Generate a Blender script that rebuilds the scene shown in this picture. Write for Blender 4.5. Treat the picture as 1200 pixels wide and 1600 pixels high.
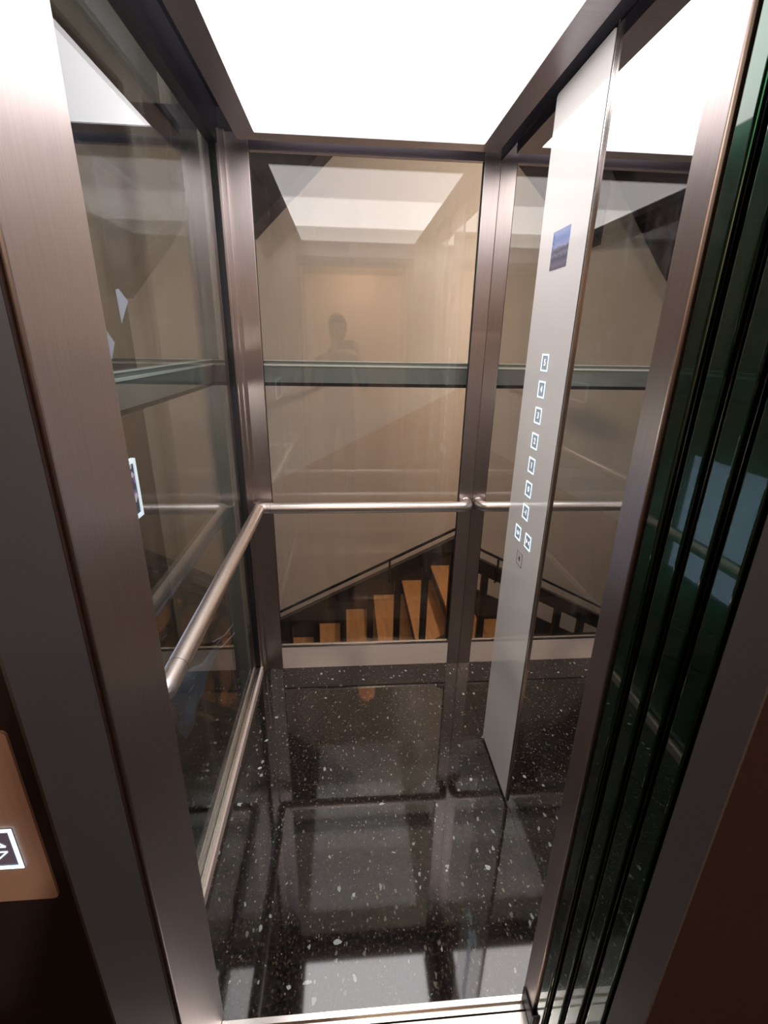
import bpy, bmesh, math, random
from mathutils import Vector, Matrix
random.seed(4)
S = bpy.context.scene
for o in list(bpy.data.objects): bpy.data.objects.remove(o)
COL = S.collection
PI = math.pi

# ------------------------------------------------------------------ camera
EYE = (0.0, 0.0, 1.6325)
Rw = [[0.99697614, 0.0087454, -0.07721458], [-0.07554547, 0.34187528, -0.93670389], [0.0182059, 0.93970464, 0.34150218]]
cd = bpy.data.cameras.new('camera'); cam = bpy.data.objects.new('camera', cd); COL.objects.link(cam)
cd.sensor_fit = 'HORIZONTAL'; cd.sensor_width = 36.0; cd.lens = 36.0 * 731.55 / 1200.0
cd.clip_start = 0.005
M = Matrix(Rw).to_4x4(); M.translation = Vector(EYE); cam.matrix_world = M
S.camera = cam

# ------------------------------------------------------------------ view, world, light levels
S.view_settings.view_transform = 'Standard'; S.view_settings.look = 'None'
S.view_settings.gamma = 1.0; S.view_settings.exposure = 0.0; S.view_settings.use_curve_mapping = False
S.cycles.max_bounces = 14; S.cycles.glossy_bounces = 10; S.cycles.transparent_max_bounces = 40
S.cycles.caustics_reflective = True
PANEL_LIGHT = 4.4      # radiance of the car's ceiling diffuser
STAIR_LAMP = 160.0
LOBBY_LAMP = 34.0
SIDE_FILL = 31.0  # added fill that brightens the white control panel
WINDOW_GLOW = 1.6
w = bpy.data.worlds.new('world'); S.world = w; w.use_nodes = True
w.node_tree.nodes['Background'].inputs[0].default_value = (0.9, 0.85, 0.8, 1)
w.node_tree.nodes['Background'].inputs[1].default_value = 0.02

# main dimensions, metres
D = 2.077           # inner face of the back glass
XL, XR = -0.456, 0.59
YF = 0.705          # front edge of the car floor
ZC = 2.285          # ceiling frame underside
GAP = 0.215         # car glass to shaft glass

# ------------------------------------------------------------------ materials
def mat(name):
    m = bpy.data.materials.new(name); m.use_nodes = True
    nt = m.node_tree; return m, nt, nt.nodes['Principled BSDF']
def pbr(name, col, rough=0.5, metal=0.0, spec=0.5, coat=0.0, noise=0.0, nscale=(8, 8, 8), rvar=0.0):
    m, nt, b = mat(name)
    b.inputs['Base Color'].default_value = (*col, 1); b.inputs['Roughness'].default_value = rough
    b.inputs['Metallic'].default_value = metal; b.inputs['Specular IOR Level'].default_value = spec
    b.inputs['Coat Weight'].default_value = coat
    if noise or rvar:
        tc = nt.nodes.new('ShaderNodeTexCoord'); mp = nt.nodes.new('ShaderNodeMapping')
        mp.inputs['Scale'].default_value = nscale
        nz = nt.nodes.new('ShaderNodeTexNoise'); nz.inputs['Scale'].default_value = 1.0; nz.inputs['Detail'].default_value = 5
        nt.links.new(tc.outputs['Object'], mp.inputs[0]); nt.links.new(mp.outputs[0], nz.inputs['Vector'])
        if noise:
            r = nt.nodes.new('ShaderNodeValToRGB')
            r.color_ramp.elements[0].position = 0.3; r.color_ramp.elements[1].position = 0.7
            r.color_ramp.elements[0].color = (*[c * (1 - noise) for c in col], 1)
            r.color_ramp.elements[1].color = (*[min(1, c * (1 + noise)) for c in col], 1)
            nt.links.new(nz.outputs['Fac'], r.inputs[0]); nt.links.new(r.outputs[0], b.inputs['Base Color'])
        if rvar:
            mr = nt.nodes.new('ShaderNodeMapRange'); mr.inputs['To Min'].default_value = rough - rvar; mr.inputs['To Max'].default_value = rough + rvar
            nt.links.new(nz.outputs['Fac'], mr.inputs['Value']); nt.links.new(mr.outputs[0], b.inputs['Roughness'])
    return m
def emit(name, col, s):
    m, nt, b = mat(name)
    b.inputs['Base Color'].default_value = (*[c * 0.5 for c in col], 1)
    b.inputs['Emission Color'].default_value = (*col, 1); b.inputs['Emission Strength'].default_value = s
    return m
def glass(name, tint, f0=0.045, rough=0.0, smudge=0.0):
    """window glass: clear transmission plus an angle-dependent mirror image (Schlick)"""
    m = bpy.data.materials.new(name); m.use_nodes = True; nt = m.node_tree; nt.nodes.clear()
    N = nt.nodes.new; L = nt.links.new
    out = N('ShaderNodeOutputMaterial'); mix = N('ShaderNodeMixShader'); tr = N('ShaderNodeBsdfTransparent'); gl = N('ShaderNodeBsdfGlossy')
    tr.inputs[0].default_value = (*tint, 1); gl.inputs['Roughness'].default_value = rough
    geo = N('ShaderNodeNewGeometry'); dt = N('ShaderNodeVectorMath'); dt.operation = 'DOT_PRODUCT'
    L(geo.outputs['Normal'], dt.inputs[0]); L(geo.outputs['Incoming'], dt.inputs[1])
    def mth(op, a, b=None):
        n = N('ShaderNodeMath'); n.operation = op
        for i, v in enumerate((a, b)):
            if v is None: continue
            if isinstance(v, (int, float)): n.inputs[i].default_value = v
            else: L(v, n.inputs[i])
        return n.outputs[0]
    c = mth('ABSOLUTE', dt.outputs['Value']); k = mth('POWER', mth('SUBTRACT', 1.0, c), 5.0)
    F = mth('ADD', f0, mth('MULTIPLY', k, 1 - f0))
    L(F, mix.inputs[0]); L(tr.outputs[0], mix.inputs[1]); L(gl.outputs[0], mix.inputs[2])
    last = mix.outputs[0]
    if smudge:     # faint dusty film and vertical wipe streaks lying on the pane
        df = N('ShaderNodeBsdfDiffuse'); df.inputs[0].default_value = (0.75, 0.75, 0.75, 1)
        tc = N('ShaderNodeTexCoord'); mp = N('ShaderNodeMapping'); mp.inputs['Scale'].default_value = (26, 26, 1.2)
        nz = N('ShaderNodeTexNoise'); nz.inputs['Scale'].default_value = 1.0; nz.inputs['Detail'].default_value = 4
        L(tc.outputs['Object'], mp.inputs[0]); L(mp.outputs[0], nz.inputs['Vector'])
        mr = N('ShaderNodeMapRange'); mr.inputs['From Min'].default_value = 0.55; mr.inputs['From Max'].default_value = 0.85
        mr.inputs['To Min'].default_value = 0.0; mr.inputs['To Max'].default_value = smudge
        L(nz.outputs['Fac'], mr.inputs['Value'])
        m2 = N('ShaderNodeMixShader'); L(mr.outputs[0], m2.inputs[0]); L(last, m2.inputs[1]); L(df.outputs[0], m2.inputs[2]); last = m2.outputs[0]
    L(last, out.inputs[0]); return m
def steel(name, col, rough, aniso=0.5, stretch=(60, 60, 1.5), metal=1.0):
    m, nt, b = mat(name); N = nt.nodes.new; L = nt.links.new
    b.inputs['Metallic'].default_value = metal; b.inputs['Roughness'].default_value = rough
    b.inputs['Anisotropic'].default_value = aniso if aniso > 0.6 else 0.0
    tn = N('ShaderNodeTangent'); tn.direction_type = 'RADIAL'; tn.axis = 'Z'; L(tn.outputs[0], b.inputs['Tangent'])
    tc = N('ShaderNodeTexCoord'); mp = N('ShaderNodeMapping'); mp.inputs['Scale'].default_value = stretch
    nz = N('ShaderNodeTexNoise'); nz.inputs['Scale'].default_value = 6.0; nz.inputs['Detail'].default_value = 6
    L(tc.outputs['Object'], mp.inputs[0]); L(mp.outputs[0], nz.inputs['Vector'])
    r = N('ShaderNodeValToRGB'); r.color_ramp.elements[0].position = 0.25; r.color_ramp.elements[1].position = 0.75
    r.color_ramp.elements[0].color = (*[c * 0.92 for c in col], 1); r.color_ramp.elements[1].color = (*[min(1, c * 1.06) for c in col], 1)
    L(nz.outputs['Fac'], r.inputs[0]); L(r.outputs[0], b.inputs['Base Color'])
    bp = N('ShaderNodeBump'); bp.inputs['Strength'].default_value = 0.02; bp.inputs['Distance'].default_value = 0.001
    L(nz.outputs['Fac'], bp.inputs['Height']); L(bp.outputs[0], b.inputs['Normal'])
    return m

STEEL = steel('brushed_steel', (0.58, 0.505, 0.485), 0.40, aniso=0.75)
STEEL_H = steel('brushed_steel_horizontal', (0.95, 0.81, 0.74), 0.5, stretch=(1.5, 1.5, 60), metal=0.1)
STEEL_D = steel('darker_brushed_steel', (0.38, 0.345, 0.37), 0.38, stretch=(1.5, 60, 60))
RAILM = steel('satin_rail_steel', (0.80, 0.74, 0.71), 0.36, stretch=(20, 20, 20))
BRIGHT = pbr('polished_edge_steel', (0.85, 0.80, 0.74), 0.22, 1.0)
BLACK = pbr('black_rubber', (0.012, 0.010, 0.012), 0.6)
DARKGAP = pbr('dark_gap_paint', (0.02, 0.017, 0.026), 0.5)
GLASS = glass('car_glass', (0.965, 0.965, 0.955), 0.052, smudge=0.05)
GLASS_L = glass('side_car_glass', (0.84, 0.865, 0.87), 0.052, smudge=0.06)
GLASS_S = glass('shaft_glass', (0.955, 0.955, 0.94), 0.052)
GREENEDGE = pbr('green_glass_edge', (0.16, 0.42, 0.33), 0.3, 0.0)
BEAM = pbr('grey_green_beam_paint', (0.21, 0.235, 0.22), 0.45, noise=0.06)
BEAMLIP = pbr('pale_beam_lip', (0.85, 0.88, 0.80), 0.4)
CREAM = pbr('white_back_painted_glass', (0.90, 0.865, 0.84), 0.06, 0, 0.5, coat=0.6)
FRAMEG = pbr('grey_powder_coat', (0.125, 0.112, 0.112), 0.55, 0.35, noise=0.05, nscale=(300, 300, 300))
BROWNGAP = pbr('brown_door_seal', (0.09, 0.035, 0.022), 0.45)
DARKWALL = pbr('dark_brown_wall_paint', (0.016, 0.009, 0.009), 0.75, noise=0.2, nscale=(60, 60, 60))
DARKRED = pbr('dark_red_brown_wall_paint', (0.034, 0.0115, 0.0095), 0.75, noise=0.15, nscale=(60, 60, 60))
COPPER = pbr('satin_copper_plate', (0.56, 0.37, 0.29), 0.45, 0.15, noise=0.05, nscale=(200, 200, 3))
LOBBYW = pbr('beige_lobby_paint', (0.58, 0.41, 0.30), 0.8, noise=0.05)
BLUELIT = emit('blue_white_light', (0.62, 0.86, 1.0), 1.5)
BLUESOFT = emit('pale_blue_light', (0.70, 0.85, 1.0), 0.95)
GREYFACE = pbr('grey_button_face', (0.58, 0.61, 0.68), 0.3)
DARKINK = pbr('dark_engraving', (0.16, 0.12, 0.11), 0.5)
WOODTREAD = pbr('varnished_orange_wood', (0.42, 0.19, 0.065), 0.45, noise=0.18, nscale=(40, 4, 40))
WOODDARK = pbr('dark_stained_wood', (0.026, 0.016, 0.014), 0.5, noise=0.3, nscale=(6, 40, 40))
BLACKMETAL = pbr('black_metal', (0.02, 0.02, 0.024), 0.35, 0.6)
PAPER = pbr('pale_blue_paper', (0.66, 0.74, 0.92), 0.7)
SKIN = pbr('skin', (0.50, 0.30, 0.22), 0.55)
HAIR = pbr('dark_hair', (0.02, 0.014, 0.012), 0.6)
SHIRT = pbr('grey_shirt', (0.10, 0.10, 0.12), 0.85)
TROUSER = pbr('dark_trousers', (0.02, 0.022, 0.03), 0.85)

# polished black granite with pale chips
GRAN, nt, b = mat('polished_black_granite')
N = nt.nodes.new; L = nt.links.new
tc = N('ShaderNodeTexCoord')
def chips(scale, rad, frac, col, prev, stretch=(1, 1, 1), rot=0.0):
    mp = N('ShaderNodeMapping'); mp.inputs['Scale'].default_value = stretch; mp.inputs['Rotation'].default_value = (0, 0, rot)
    ds = N('ShaderNodeTexNoise'); ds.inputs['Scale'].default_value = scale * 1.3; ds.inputs['Detail'].default_value = 2
    mx = N('ShaderNodeMixRGB'); mx.blend_type = 'ADD'; mx.inputs[0].default_value = 0.9 / scale
    L(tc.outputs['Object'], mp.inputs[0]); L(mp.outputs[0], ds.inputs['Vector']); L(mp.outputs[0], mx.inputs[1]); L(ds.outputs['Color'], mx.inputs[2])
    v = N('ShaderNodeTexVoronoi'); v.inputs['Scale'].default_value = scale; L(mx.outputs[0], v.inputs['Vector'])
    sp = N('ShaderNodeSeparateColor'); L(v.outputs['Color'], sp.inputs[0])
    pick = N('ShaderNodeMath'); pick.operation = 'LESS_THAN'; pick.inputs[1].default_value = frac; L(sp.outputs[0], pick.inputs[0])
    sz = N('ShaderNodeMath'); sz.operation = 'MULTIPLY'; sz.inputs[1].default_value = rad; L(sp.outputs[1], sz.inputs[0])
    ins = N('ShaderNodeMath'); ins.operation = 'LESS_THAN'; L(v.outputs['Distance'], ins.inputs[0]); L(sz.outputs[0], ins.inputs[1])
    a = N('ShaderNodeMath'); a.operation = 'MULTIPLY'; L(pick.outputs[0], a.inputs[0]); L(ins.outputs[0], a.inputs[1])
    m = N('ShaderNodeMixRGB'); L(a.outputs[0], m.inputs[0]); L(prev, m.inputs[1]); m.inputs[2].default_value = (*col, 1)
    return m.outputs[0]
nz = N('ShaderNodeTexNoise'); nz.inputs['Scale'].default_value = 90; nz.inputs['Detail'].default_value = 8; nz.inputs['Roughness'].default_value = 0.7
L(tc.outputs['Object'], nz.inputs['Vector'])
cr = N('ShaderNodeValToRGB'); cr.color_ramp.elements[0].position = 0.42; cr.color_ramp.elements[1].position = 0.68
cr.color_ramp.elements[0].color = (0.006, 0.006, 0.006, 1); cr.color_ramp.elements[1].color = (0.060, 0.046, 0.038, 1)
L(nz.outputs['Fac'], cr.inputs[0]); c = cr.outputs[0]
c = chips(120, 0.45, 0.42, (0.085, 0.066, 0.045), c, (1, 0.7, 1))
c = chips(150, 0.40, 0.12, (0.30, 0.30, 0.27), c, (1, 0.8, 1), 1.3)
c = chips(85, 0.42, 0.12, (0.20, 0.20, 0.17), c, (1, 0.6, 1), 0.5)
c = chips(60, 0.34, 0.10, (0.42, 0.46, 0.46), c, (1, 0.6, 1), 0.9)
c = chips(34, 0.26, 0.07, (0.60, 0.66, 0.66), c, (0.8, 1.2, 1), 2.1)
L(c, b.inputs['Base Color']); b.inputs['Roughness'].default_value = 0.045; b.inputs['IOR'].default_value = 1.7; b.inputs['Specular IOR Level'].default_value = 0.62

# plaster of the stair wall: warm above, a darker painted dado that climbs with the stairs
PLASTER, nt, b = mat('stairwell_plaster')
N = nt.nodes.new; L = nt.links.new
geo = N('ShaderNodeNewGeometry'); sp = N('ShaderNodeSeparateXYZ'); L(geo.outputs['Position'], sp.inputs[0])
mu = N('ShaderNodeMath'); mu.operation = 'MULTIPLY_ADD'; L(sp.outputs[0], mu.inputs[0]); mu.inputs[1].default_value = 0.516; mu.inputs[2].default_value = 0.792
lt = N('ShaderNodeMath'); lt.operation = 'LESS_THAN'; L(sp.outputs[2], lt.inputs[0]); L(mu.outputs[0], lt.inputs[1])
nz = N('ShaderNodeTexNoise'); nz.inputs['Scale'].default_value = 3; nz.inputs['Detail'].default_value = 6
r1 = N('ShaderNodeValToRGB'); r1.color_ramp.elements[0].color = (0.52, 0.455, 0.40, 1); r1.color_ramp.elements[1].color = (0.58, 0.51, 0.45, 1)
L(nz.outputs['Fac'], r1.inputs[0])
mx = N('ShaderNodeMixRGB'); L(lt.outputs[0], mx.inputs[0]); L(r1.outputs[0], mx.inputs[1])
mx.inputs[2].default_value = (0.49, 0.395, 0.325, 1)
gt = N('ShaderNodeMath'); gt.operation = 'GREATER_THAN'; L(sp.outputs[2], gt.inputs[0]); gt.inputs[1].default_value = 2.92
mx2 = N('ShaderNodeMixRGB'); L(gt.outputs[0], mx2.inputs[0]); L(mx.outputs[0], mx2.inputs[1]); mx2.inputs[2].default_value = (0.82, 0.84, 0.82, 1)  # wall whitened at the top to imitate a brighter-lit upper stairwell
L(mx2.outputs[0], b.inputs['Base Color']); b.inputs['Roughness'].default_value = 0.85
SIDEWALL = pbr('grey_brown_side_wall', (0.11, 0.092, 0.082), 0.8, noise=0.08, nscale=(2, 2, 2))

# ------------------------------------------------------------------ mesh helpers
def link(name, bm, m, parent=None, smooth=False):
    me = bpy.data.meshes.new(name); bmesh.ops.recalc_face_normals(bm, faces=bm.faces); bm.to_mesh(me); bm.free()
    if isinstance(m, (list, tuple)):
        for q in m: me.materials.append(q)
    else: me.materials.append(m)
    if smooth:
        for p in me.polygons: p.use_smooth = True
    o = bpy.data.objects.new(name, me); COL.objects.link(o)
    if parent: o.parent = parent; o.matrix_parent_inverse = parent.matrix_world.inverted()
    return o
def addbox(bm, x0, x1, y0, y1, z0, z1, bev=0.0):
    t = bmesh.new()
    vs = [t.verts.new((x, y, z)) for z in (z0, z1) for y in (y0, y1) for x in (x0, x1)]
    for f in ((0, 2, 3, 1), (4, 5, 7, 6), (0, 1, 5, 4), (2, 6, 7, 3), (0, 4, 6, 2), (1, 3, 7, 5)): t.faces.new([vs[i] for i in f])
    if bev: bmesh.ops.bevel(t, geom=t.edges[:], offset=bev, segments=2, affect='EDGES', profile=0.6)
    me = bpy.data.meshes.new('t'); t.to_mesh(me); t.free(); bm.from_mesh(me); bpy.data.meshes.remove(me)
def box(name, x0, x1, y0, y1, z0, z1, m, parent=None, bev=0.0):
    bm = bmesh.new(); addbox(bm, x0, x1, y0, y1, z0, z1, bev); return link(name, bm, m, parent)
def empty(name, loc=(0, 0, 0)):
    o = bpy.data.objects.new(name, None); o.empty_display_size = 0.05; COL.objects.link(o); o.location = loc
    o.matrix_world = Matrix.Translation(loc); return o
def tag(o, label, cat=None, group=None, kind=None):
    if label: o['label'] = label
    if cat: o['category'] = cat
    if group: o['group'] = group
    if kind: o['kind'] = kind
    return o
def struct(o, label=None): o['kind'] = 'structure'; return tag(o, label)
def fillet(pts, r, n=8):
    pts = [Vector(p) for p in pts]; out = [pts[0]]
    for i in range(1, len(pts) - 1):
        a, p, c2 = pts[i - 1], pts[i], pts[i + 1]
        u = (a - p).normalized(); v = (c2 - p).normalized(); rr = min(r, (a - p).length * 0.49, (c2 - p).length * 0.49)
        for k in range(n + 1):
            t = k / n; out.append((p + u * rr) * (1 - t) ** 2 + p * 2 * t * (1 - t) + (p + v * rr) * t * t)
    out.append(pts[-1]); return out
def addtube(bm, pts, r, seg=20, caps=True):
    pts = [Vector(p) for p in pts]; rings = []
    up = Vector((0, 0, 1))
    t0 = (pts[1] - pts[0]).normalized(); nrm = t0.cross(up)
    if nrm.length < 1e-3: nrm = t0.cross(Vector((1, 0, 0)))
    nrm.normalize()
    for i, p in enumerate(pts):
        t = ((pts[min(i + 1, len(pts) - 1)] - pts[max(i - 1, 0)])).normalized()
        nrm = (nrm - t * nrm.dot(t)).normalized(); bn = t.cross(nrm)
        rr = r[i] if isinstance(r, (list, tuple)) else r
        rings.append([bm.verts.new(p + (nrm * math.cos(2 * PI * k / seg) + bn * math.sin(2 * PI * k / seg)) * rr) for k in range(seg)])
    for a, c2 in zip(rings, rings[1:]):
        for k in range(seg): bm.faces.new((a[k], a[(k + 1) % seg], c2[(k + 1) % seg], c2[k]))
    if caps: bm.faces.new(rings[0][::-1]); bm.faces.new(rings[-1])
def tube(name, pts, r, m, parent=None, seg=20):
    bm = bmesh.new(); addtube(bm, pts, r, seg); return link(name, bm, m, parent, True)
def prism(name, prof, axis, a0, a1, m, parent=None):
    """closed outline swept along an axis; prof holds the two other coordinates"""
    bm = bmesh.new()
    def P(u, v, a): return {'x': (a, u, v), 'y': (u, a, v), 'z': (u, v, a)}[axis]
    A = [bm.verts.new(P(u, v, a0)) for u, v in prof]; B = [bm.verts.new(P(u, v, a1)) for u, v in prof]
    n = len(prof); bm.faces.new(A[::-1]); bm.faces.new(B)
    for i in range(n): bm.faces.new((A[i], A[(i + 1) % n], B[(i + 1) % n], B[i]))
    return link(name, bm, m, parent)
def rrect(u0, u1, v0, v1, r, n=5):
    out = []
    for cu, cv, a in ((u1 - r, v1 - r, 0), (u0 + r, v1 - r, 90), (u0 + r, v0 + r, 180), (u1 - r, v0 + r, 270)):
        for k in range(n + 1):
            t = math.radians(a + 90 * k / n); out.append((cu + r * math.cos(t), cv + r * math.sin(t)))
    return out
def frame_mesh(name, axis, a0, a1, u0, u1, v0, v1, w_, m, parent=None):
    """hollow rectangular frame"""
    bm = bmesh.new()
    def bx(ua, ub, va, vb):
        if axis == 'x': addbox(bm, a0, a1, ua, ub, va, vb)
        elif axis == 'y': addbox(bm, ua, ub, a0, a1, va, vb)
        else: addbox(bm, ua, ub, va, vb, a0, a1)
    bx(u0, u1, v0, v0 + w_); bx(u0, u1, v1 - w_, v1); bx(u0, u0 + w_, v0 + w_, v1 - w_); bx(u1 - w_, u1, v0 + w_, v1 - w_)
    return link(name, bm, m, parent)
def letters(name, s, size, mtx, m, parent, depth=0.0004):
    c_ = bpy.data.curves.new('t', 'FONT'); c_.body = s; c_.size = size; c_.align_x = 'CENTER'; c_.align_y = 'CENTER'; c_.extrude = depth
    c_.offset = size * 0.012
    t = bpy.data.objects.new('t', c_); COL.objects.link(t); bpy.context.view_layer.update()
    me = bpy.data.meshes.new_from_object(t.evaluated_get(bpy.context.evaluated_depsgraph_get()))
    bpy.data.objects.remove(t); me.transform(mtx); me.materials.clear(); me.materials.append(m)
    o = bpy.data.objects.new(name, me); COL.objects.link(o); o.parent = parent; o.matrix_parent_inverse = parent.matrix_world.inverted()
    return o
def basis(origin, ux, uy):
    ux = Vector(ux); uy = Vector(uy); uz = ux.cross(uy); m_ = Matrix((ux, uy, uz)).transposed().to_4x4(); m_.translation = origin; return m_

# ================================================================== THE SETTING
# car floor
struct(box('floor', XL - 0.01, XR + 0.012, YF, D + 0.03, -0.03, 0.0, GRAN), 'polished black granite floor of the lift car with pale chips')
# car back wall: glass pane held between posts, steel kick plate below, rail above
wb = struct(empty('wall_back', (0.09, D, 0)), 'glass back wall of the lift car above a steel kick plate')
box('glass_pane', -0.352, 0.532, D + 0.012, D + 0.020, 0.140, 2.285, GLASS, wb)
box('kick_plate', -0.348, 0.527, D, D + 0.018, 0.0, 0.128, STEEL_H, wb, 0.001)
box('glazing_trim', -0.348, 0.527, D - 0.002, D + 0.012, 0.134, 0.146, BRIGHT, wb, 0.001)
box('rubber_gasket', -0.348, 0.527, D + 0.003, D + 0.012, 0.128, 0.134, BLACK, wb)
bm = bmesh.new(); addbox(bm, -0.352, -0.346, D + 0.003, D + 0.013, 0.13, 2.283); addbox(bm, 0.523, 0.529, D + 0.003, D + 0.013, 0.13, 2.283)
link('side_gasket', bm, BLACK, wb)
box('top_rail', XL, XR, D - 0.002, D + 0.022, 2.278, 2.40, STEEL_D, wb)
# left glass wall
wl = struct(empty('wall_left', (XL, 1.4, 0)), 'glass left wall of the lift car in a steel channel')
box('glass_pane', XL - 0.020, XL - 0.012, 0.70, D + 0.02, 0.03, 2.30, GLASS_L, wl)
bm = bmesh.new()
addbox(bm, XL - 0.034, XL - 0.020, 0.70, D, 0.0, 0.050, 0.001); addbox(bm, XL - 0.012, XL + 0.002, 0.70, D, 0.0, 0.046, 0.001)
addbox(bm, XL - 0.034, XL + 0.002, 0.70, D, -0.02, 0.0)
link('floor_channel', bm, BRIGHT, wl)
box('channel_seal', XL - 0.0125, XL - 0.0115, 0.70, D, 0.04, 0.049, BLACK, wl)
box('channel_skirt', XL + 0.002, XL + 0.012, 0.705, D - 0.03, 0.0, 0.040, STEEL_H, wl, 0.001)
box('corner_seal', XL - 0.034, XL - 0.0005, D - 0.042, D + 0.03, 0.05, 2.33, BLACK, wl)
box('top_rail', XL - 0.03, XL + 0.006, 0.70, D, 2.285, 2.40, DARKGAP, wl)
# right wall carries the mirror
struct(box('wall_right', XR + 0.012, XR + 0.05, 0.71, D + 0.022, 0.0, 2.45, DARKGAP), 'solid right wall of the lift car behind the mirror')
mm, nt, b = mat('mirror_silver'); b.inputs['Base Color'].default_value = (0.80, 0.79, 0.77, 1); b.inputs['Metallic'].default_value = 1; b.inputs['Roughness'].default_value = 0.0
mi = empty('wall_mirror', (XR, 1.4, 0)); tag(mi, 'full-height mirror covering the right wall of the lift car', 'mirror')
box('mirror_glass', XR, XR + 0.006, 0.72, D + 0.002, 0.002, ZC - 0.002, mm, mi)
box('top_trim', XR - 0.003, XR + 0.012, 0.72, D, ZC, 2.44, DARKGAP, mi)
# ceiling above the lit panel
struct(box('ceiling', XL - 0.03, XR + 0.05, 0.55, D + 0.022, 2.40, 2.46, DARKGAP), 'dark ceiling void round the lit panel of the car')

# corner posts
def corner_post(name, label, x0, x1, groove):
    t = empty(name, ((x0 + x1) / 2, D, 0)); tag(t, label, 'post', 'corner posts of the lift car')
    bm = bmesh.new()
    addbox(bm, x0, x1, D - 0.004, D + 0.022, 0.0, 2.33, 0.0015)
    if groove == 'left':      # two folded returns against the side glass
        addbox(bm, XL + 0.0, XL + 0.010, D - 0.034, D - 0.003, 0.0, 2.33, 0.001)
        addbox(bm, XL + 0.010, XL + 0.028, D - 0.020, D - 0.003, 0.0, 2.33, 0.001)
    link('post_face', bm, STEEL, t)
    return t
corner_post('corner_post', 'brushed steel post in the corner between left and back glass walls', XL, -0.348, 'left')
corner_post('corner_post', 'brushed steel post between back glass wall and mirror', 0.527, XR - 0.001, 'right')

# lobby wall and landing door frame
struct(box('wall_front', -1.9, -0.3335, 0.40, 0.53, -0.03, 2.7, DARKWALL), 'dark brown lobby wall left of the lift doorway')
struct(box('wall_front_right', 0.4635, 1.9, 0.388, 0.44, -0.03, 2.7, DARKRED), 'dark red-brown lobby wall right of the lift doorway')
struct(box('wall_front_upper', -0.33, 0.46, 0.40, 0.53, 2.14, 2.7, DARKWALL), 'lobby wall above the lift doorway')
struct(box('wall_lobby_back', -1.9, 1.9, -2.3, -2.2, -0.03, 2.7, LOBBYW), 'beige wall of the lobby opposite the lift')
struct(box('wall_lobby_left', -1.95, -1.9, -2.2, 0.40, -0.03, 2.7, LOBBYW), 'beige left wall of the lobby')
struct(box('wall_lobby_right', 1.9, 1.95, -2.2, 0.388, -0.03, 2.7, LOBBYW), 'beige right wall of the lobby')
struct(box('ceiling_lobby', -1.95, 1.95, -2.3, 0.53, 2.7, 2.78, pbr('lobby_ceiling_paint', (0.6, 0.5, 0.4), 0.8)), 'pale ceiling of the lobby')
struct(box('floor_lobby', -1.95, 1.95, -2.3, 0.44, -0.06, -0.03, pbr('dark_lobby_stone', (0.05, 0.045, 0.04), 0.35, noise=0.3)), 'dark stone floor of the lobby')

# stairwell shell
YW = 4.0
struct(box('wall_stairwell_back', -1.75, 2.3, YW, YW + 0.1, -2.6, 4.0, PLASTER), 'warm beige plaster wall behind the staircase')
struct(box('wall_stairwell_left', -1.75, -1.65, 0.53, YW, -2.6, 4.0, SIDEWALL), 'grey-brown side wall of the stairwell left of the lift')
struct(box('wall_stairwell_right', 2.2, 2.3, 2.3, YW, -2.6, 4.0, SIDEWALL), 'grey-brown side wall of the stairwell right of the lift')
struct(box('ceiling_stairwell', -1.75, 2.3, 0.53, YW + 0.1, 4.0, 4.1, pbr('stairwell_ceiling_paint', (0.82, 0.84, 0.82), 0.8)), 'ceiling of the stairwell')
struct(box('floor_stairwell', -1.75, 2.3, 0.53, YW + 0.1, -2.7, -2.6, DARKWALL), 'dark bottom of the stairwell')
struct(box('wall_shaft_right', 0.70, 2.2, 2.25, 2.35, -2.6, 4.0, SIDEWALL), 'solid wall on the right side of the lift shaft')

# ================================================================== CEILING LIGHT
cl = empty('ceiling_light', (0.09, 1.4, ZC)); tag(cl, 'large square white luminous panel in a dark steel surround overhead', 'ceiling light')
LX0, LX1, LY0, LY1 = -0.303, 0.487, 0.877, 1.940
FX0, FX1, FY0, FY1 = -0.372, 0.556, 0.80, 2.005
bm = bmesh.new()
for a in ((FX0, FX1, FY0, LY0), (FX0, FX1, LY1, FY1), (FX0, LX0, LY0, LY1), (LX1, FX1, LY0, LY1)): addbox(bm, *a, ZC, ZC + 0.035)
link('frame', bm, STEEL_D, cl)
DIFF = emit('white_light_diffuser', (1.0, 0.955, 0.965), PANEL_LIGHT)
box('diffuser', LX0, LX1, LY0, LY1, ZC + 0.004, ZC + 0.012, DIFF, cl)

# ================================================================== DOORWAY
dp = empty('door_post', (-0.40, 0.63, 0)); tag(dp, 'wide brushed steel post lining the left side of the car doorway', 'door post')
box('post_face', -0.60, -0.330, 0.542, 0.722, -0.02, 2.40, STEEL, dp, 0.003)
bs = box('door_seal', -0.60, -0.336, 0.5305, 0.5415, -0.02, 2.30, BROWNGAP); tag(bs, 'narrow dark brown seal between left steel post and grey frame', 'seal')
bm = bmesh.new(); addbox(bm, 0.4555, 0.60, 0.652, 0.706, 0.0, 2.40, 0.002)
dq = link('door_post', bm, STEEL); tag(dq, 'narrow brushed steel post on the right side of the car doorway', 'door post')
hd = box('door_header', -0.329, 0.4545, 0.56, 0.722, 2.15, 2.284, STEEL_D, None, 0.002); tag(hd, 'steel header over the car doorway', 'door header')

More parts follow.
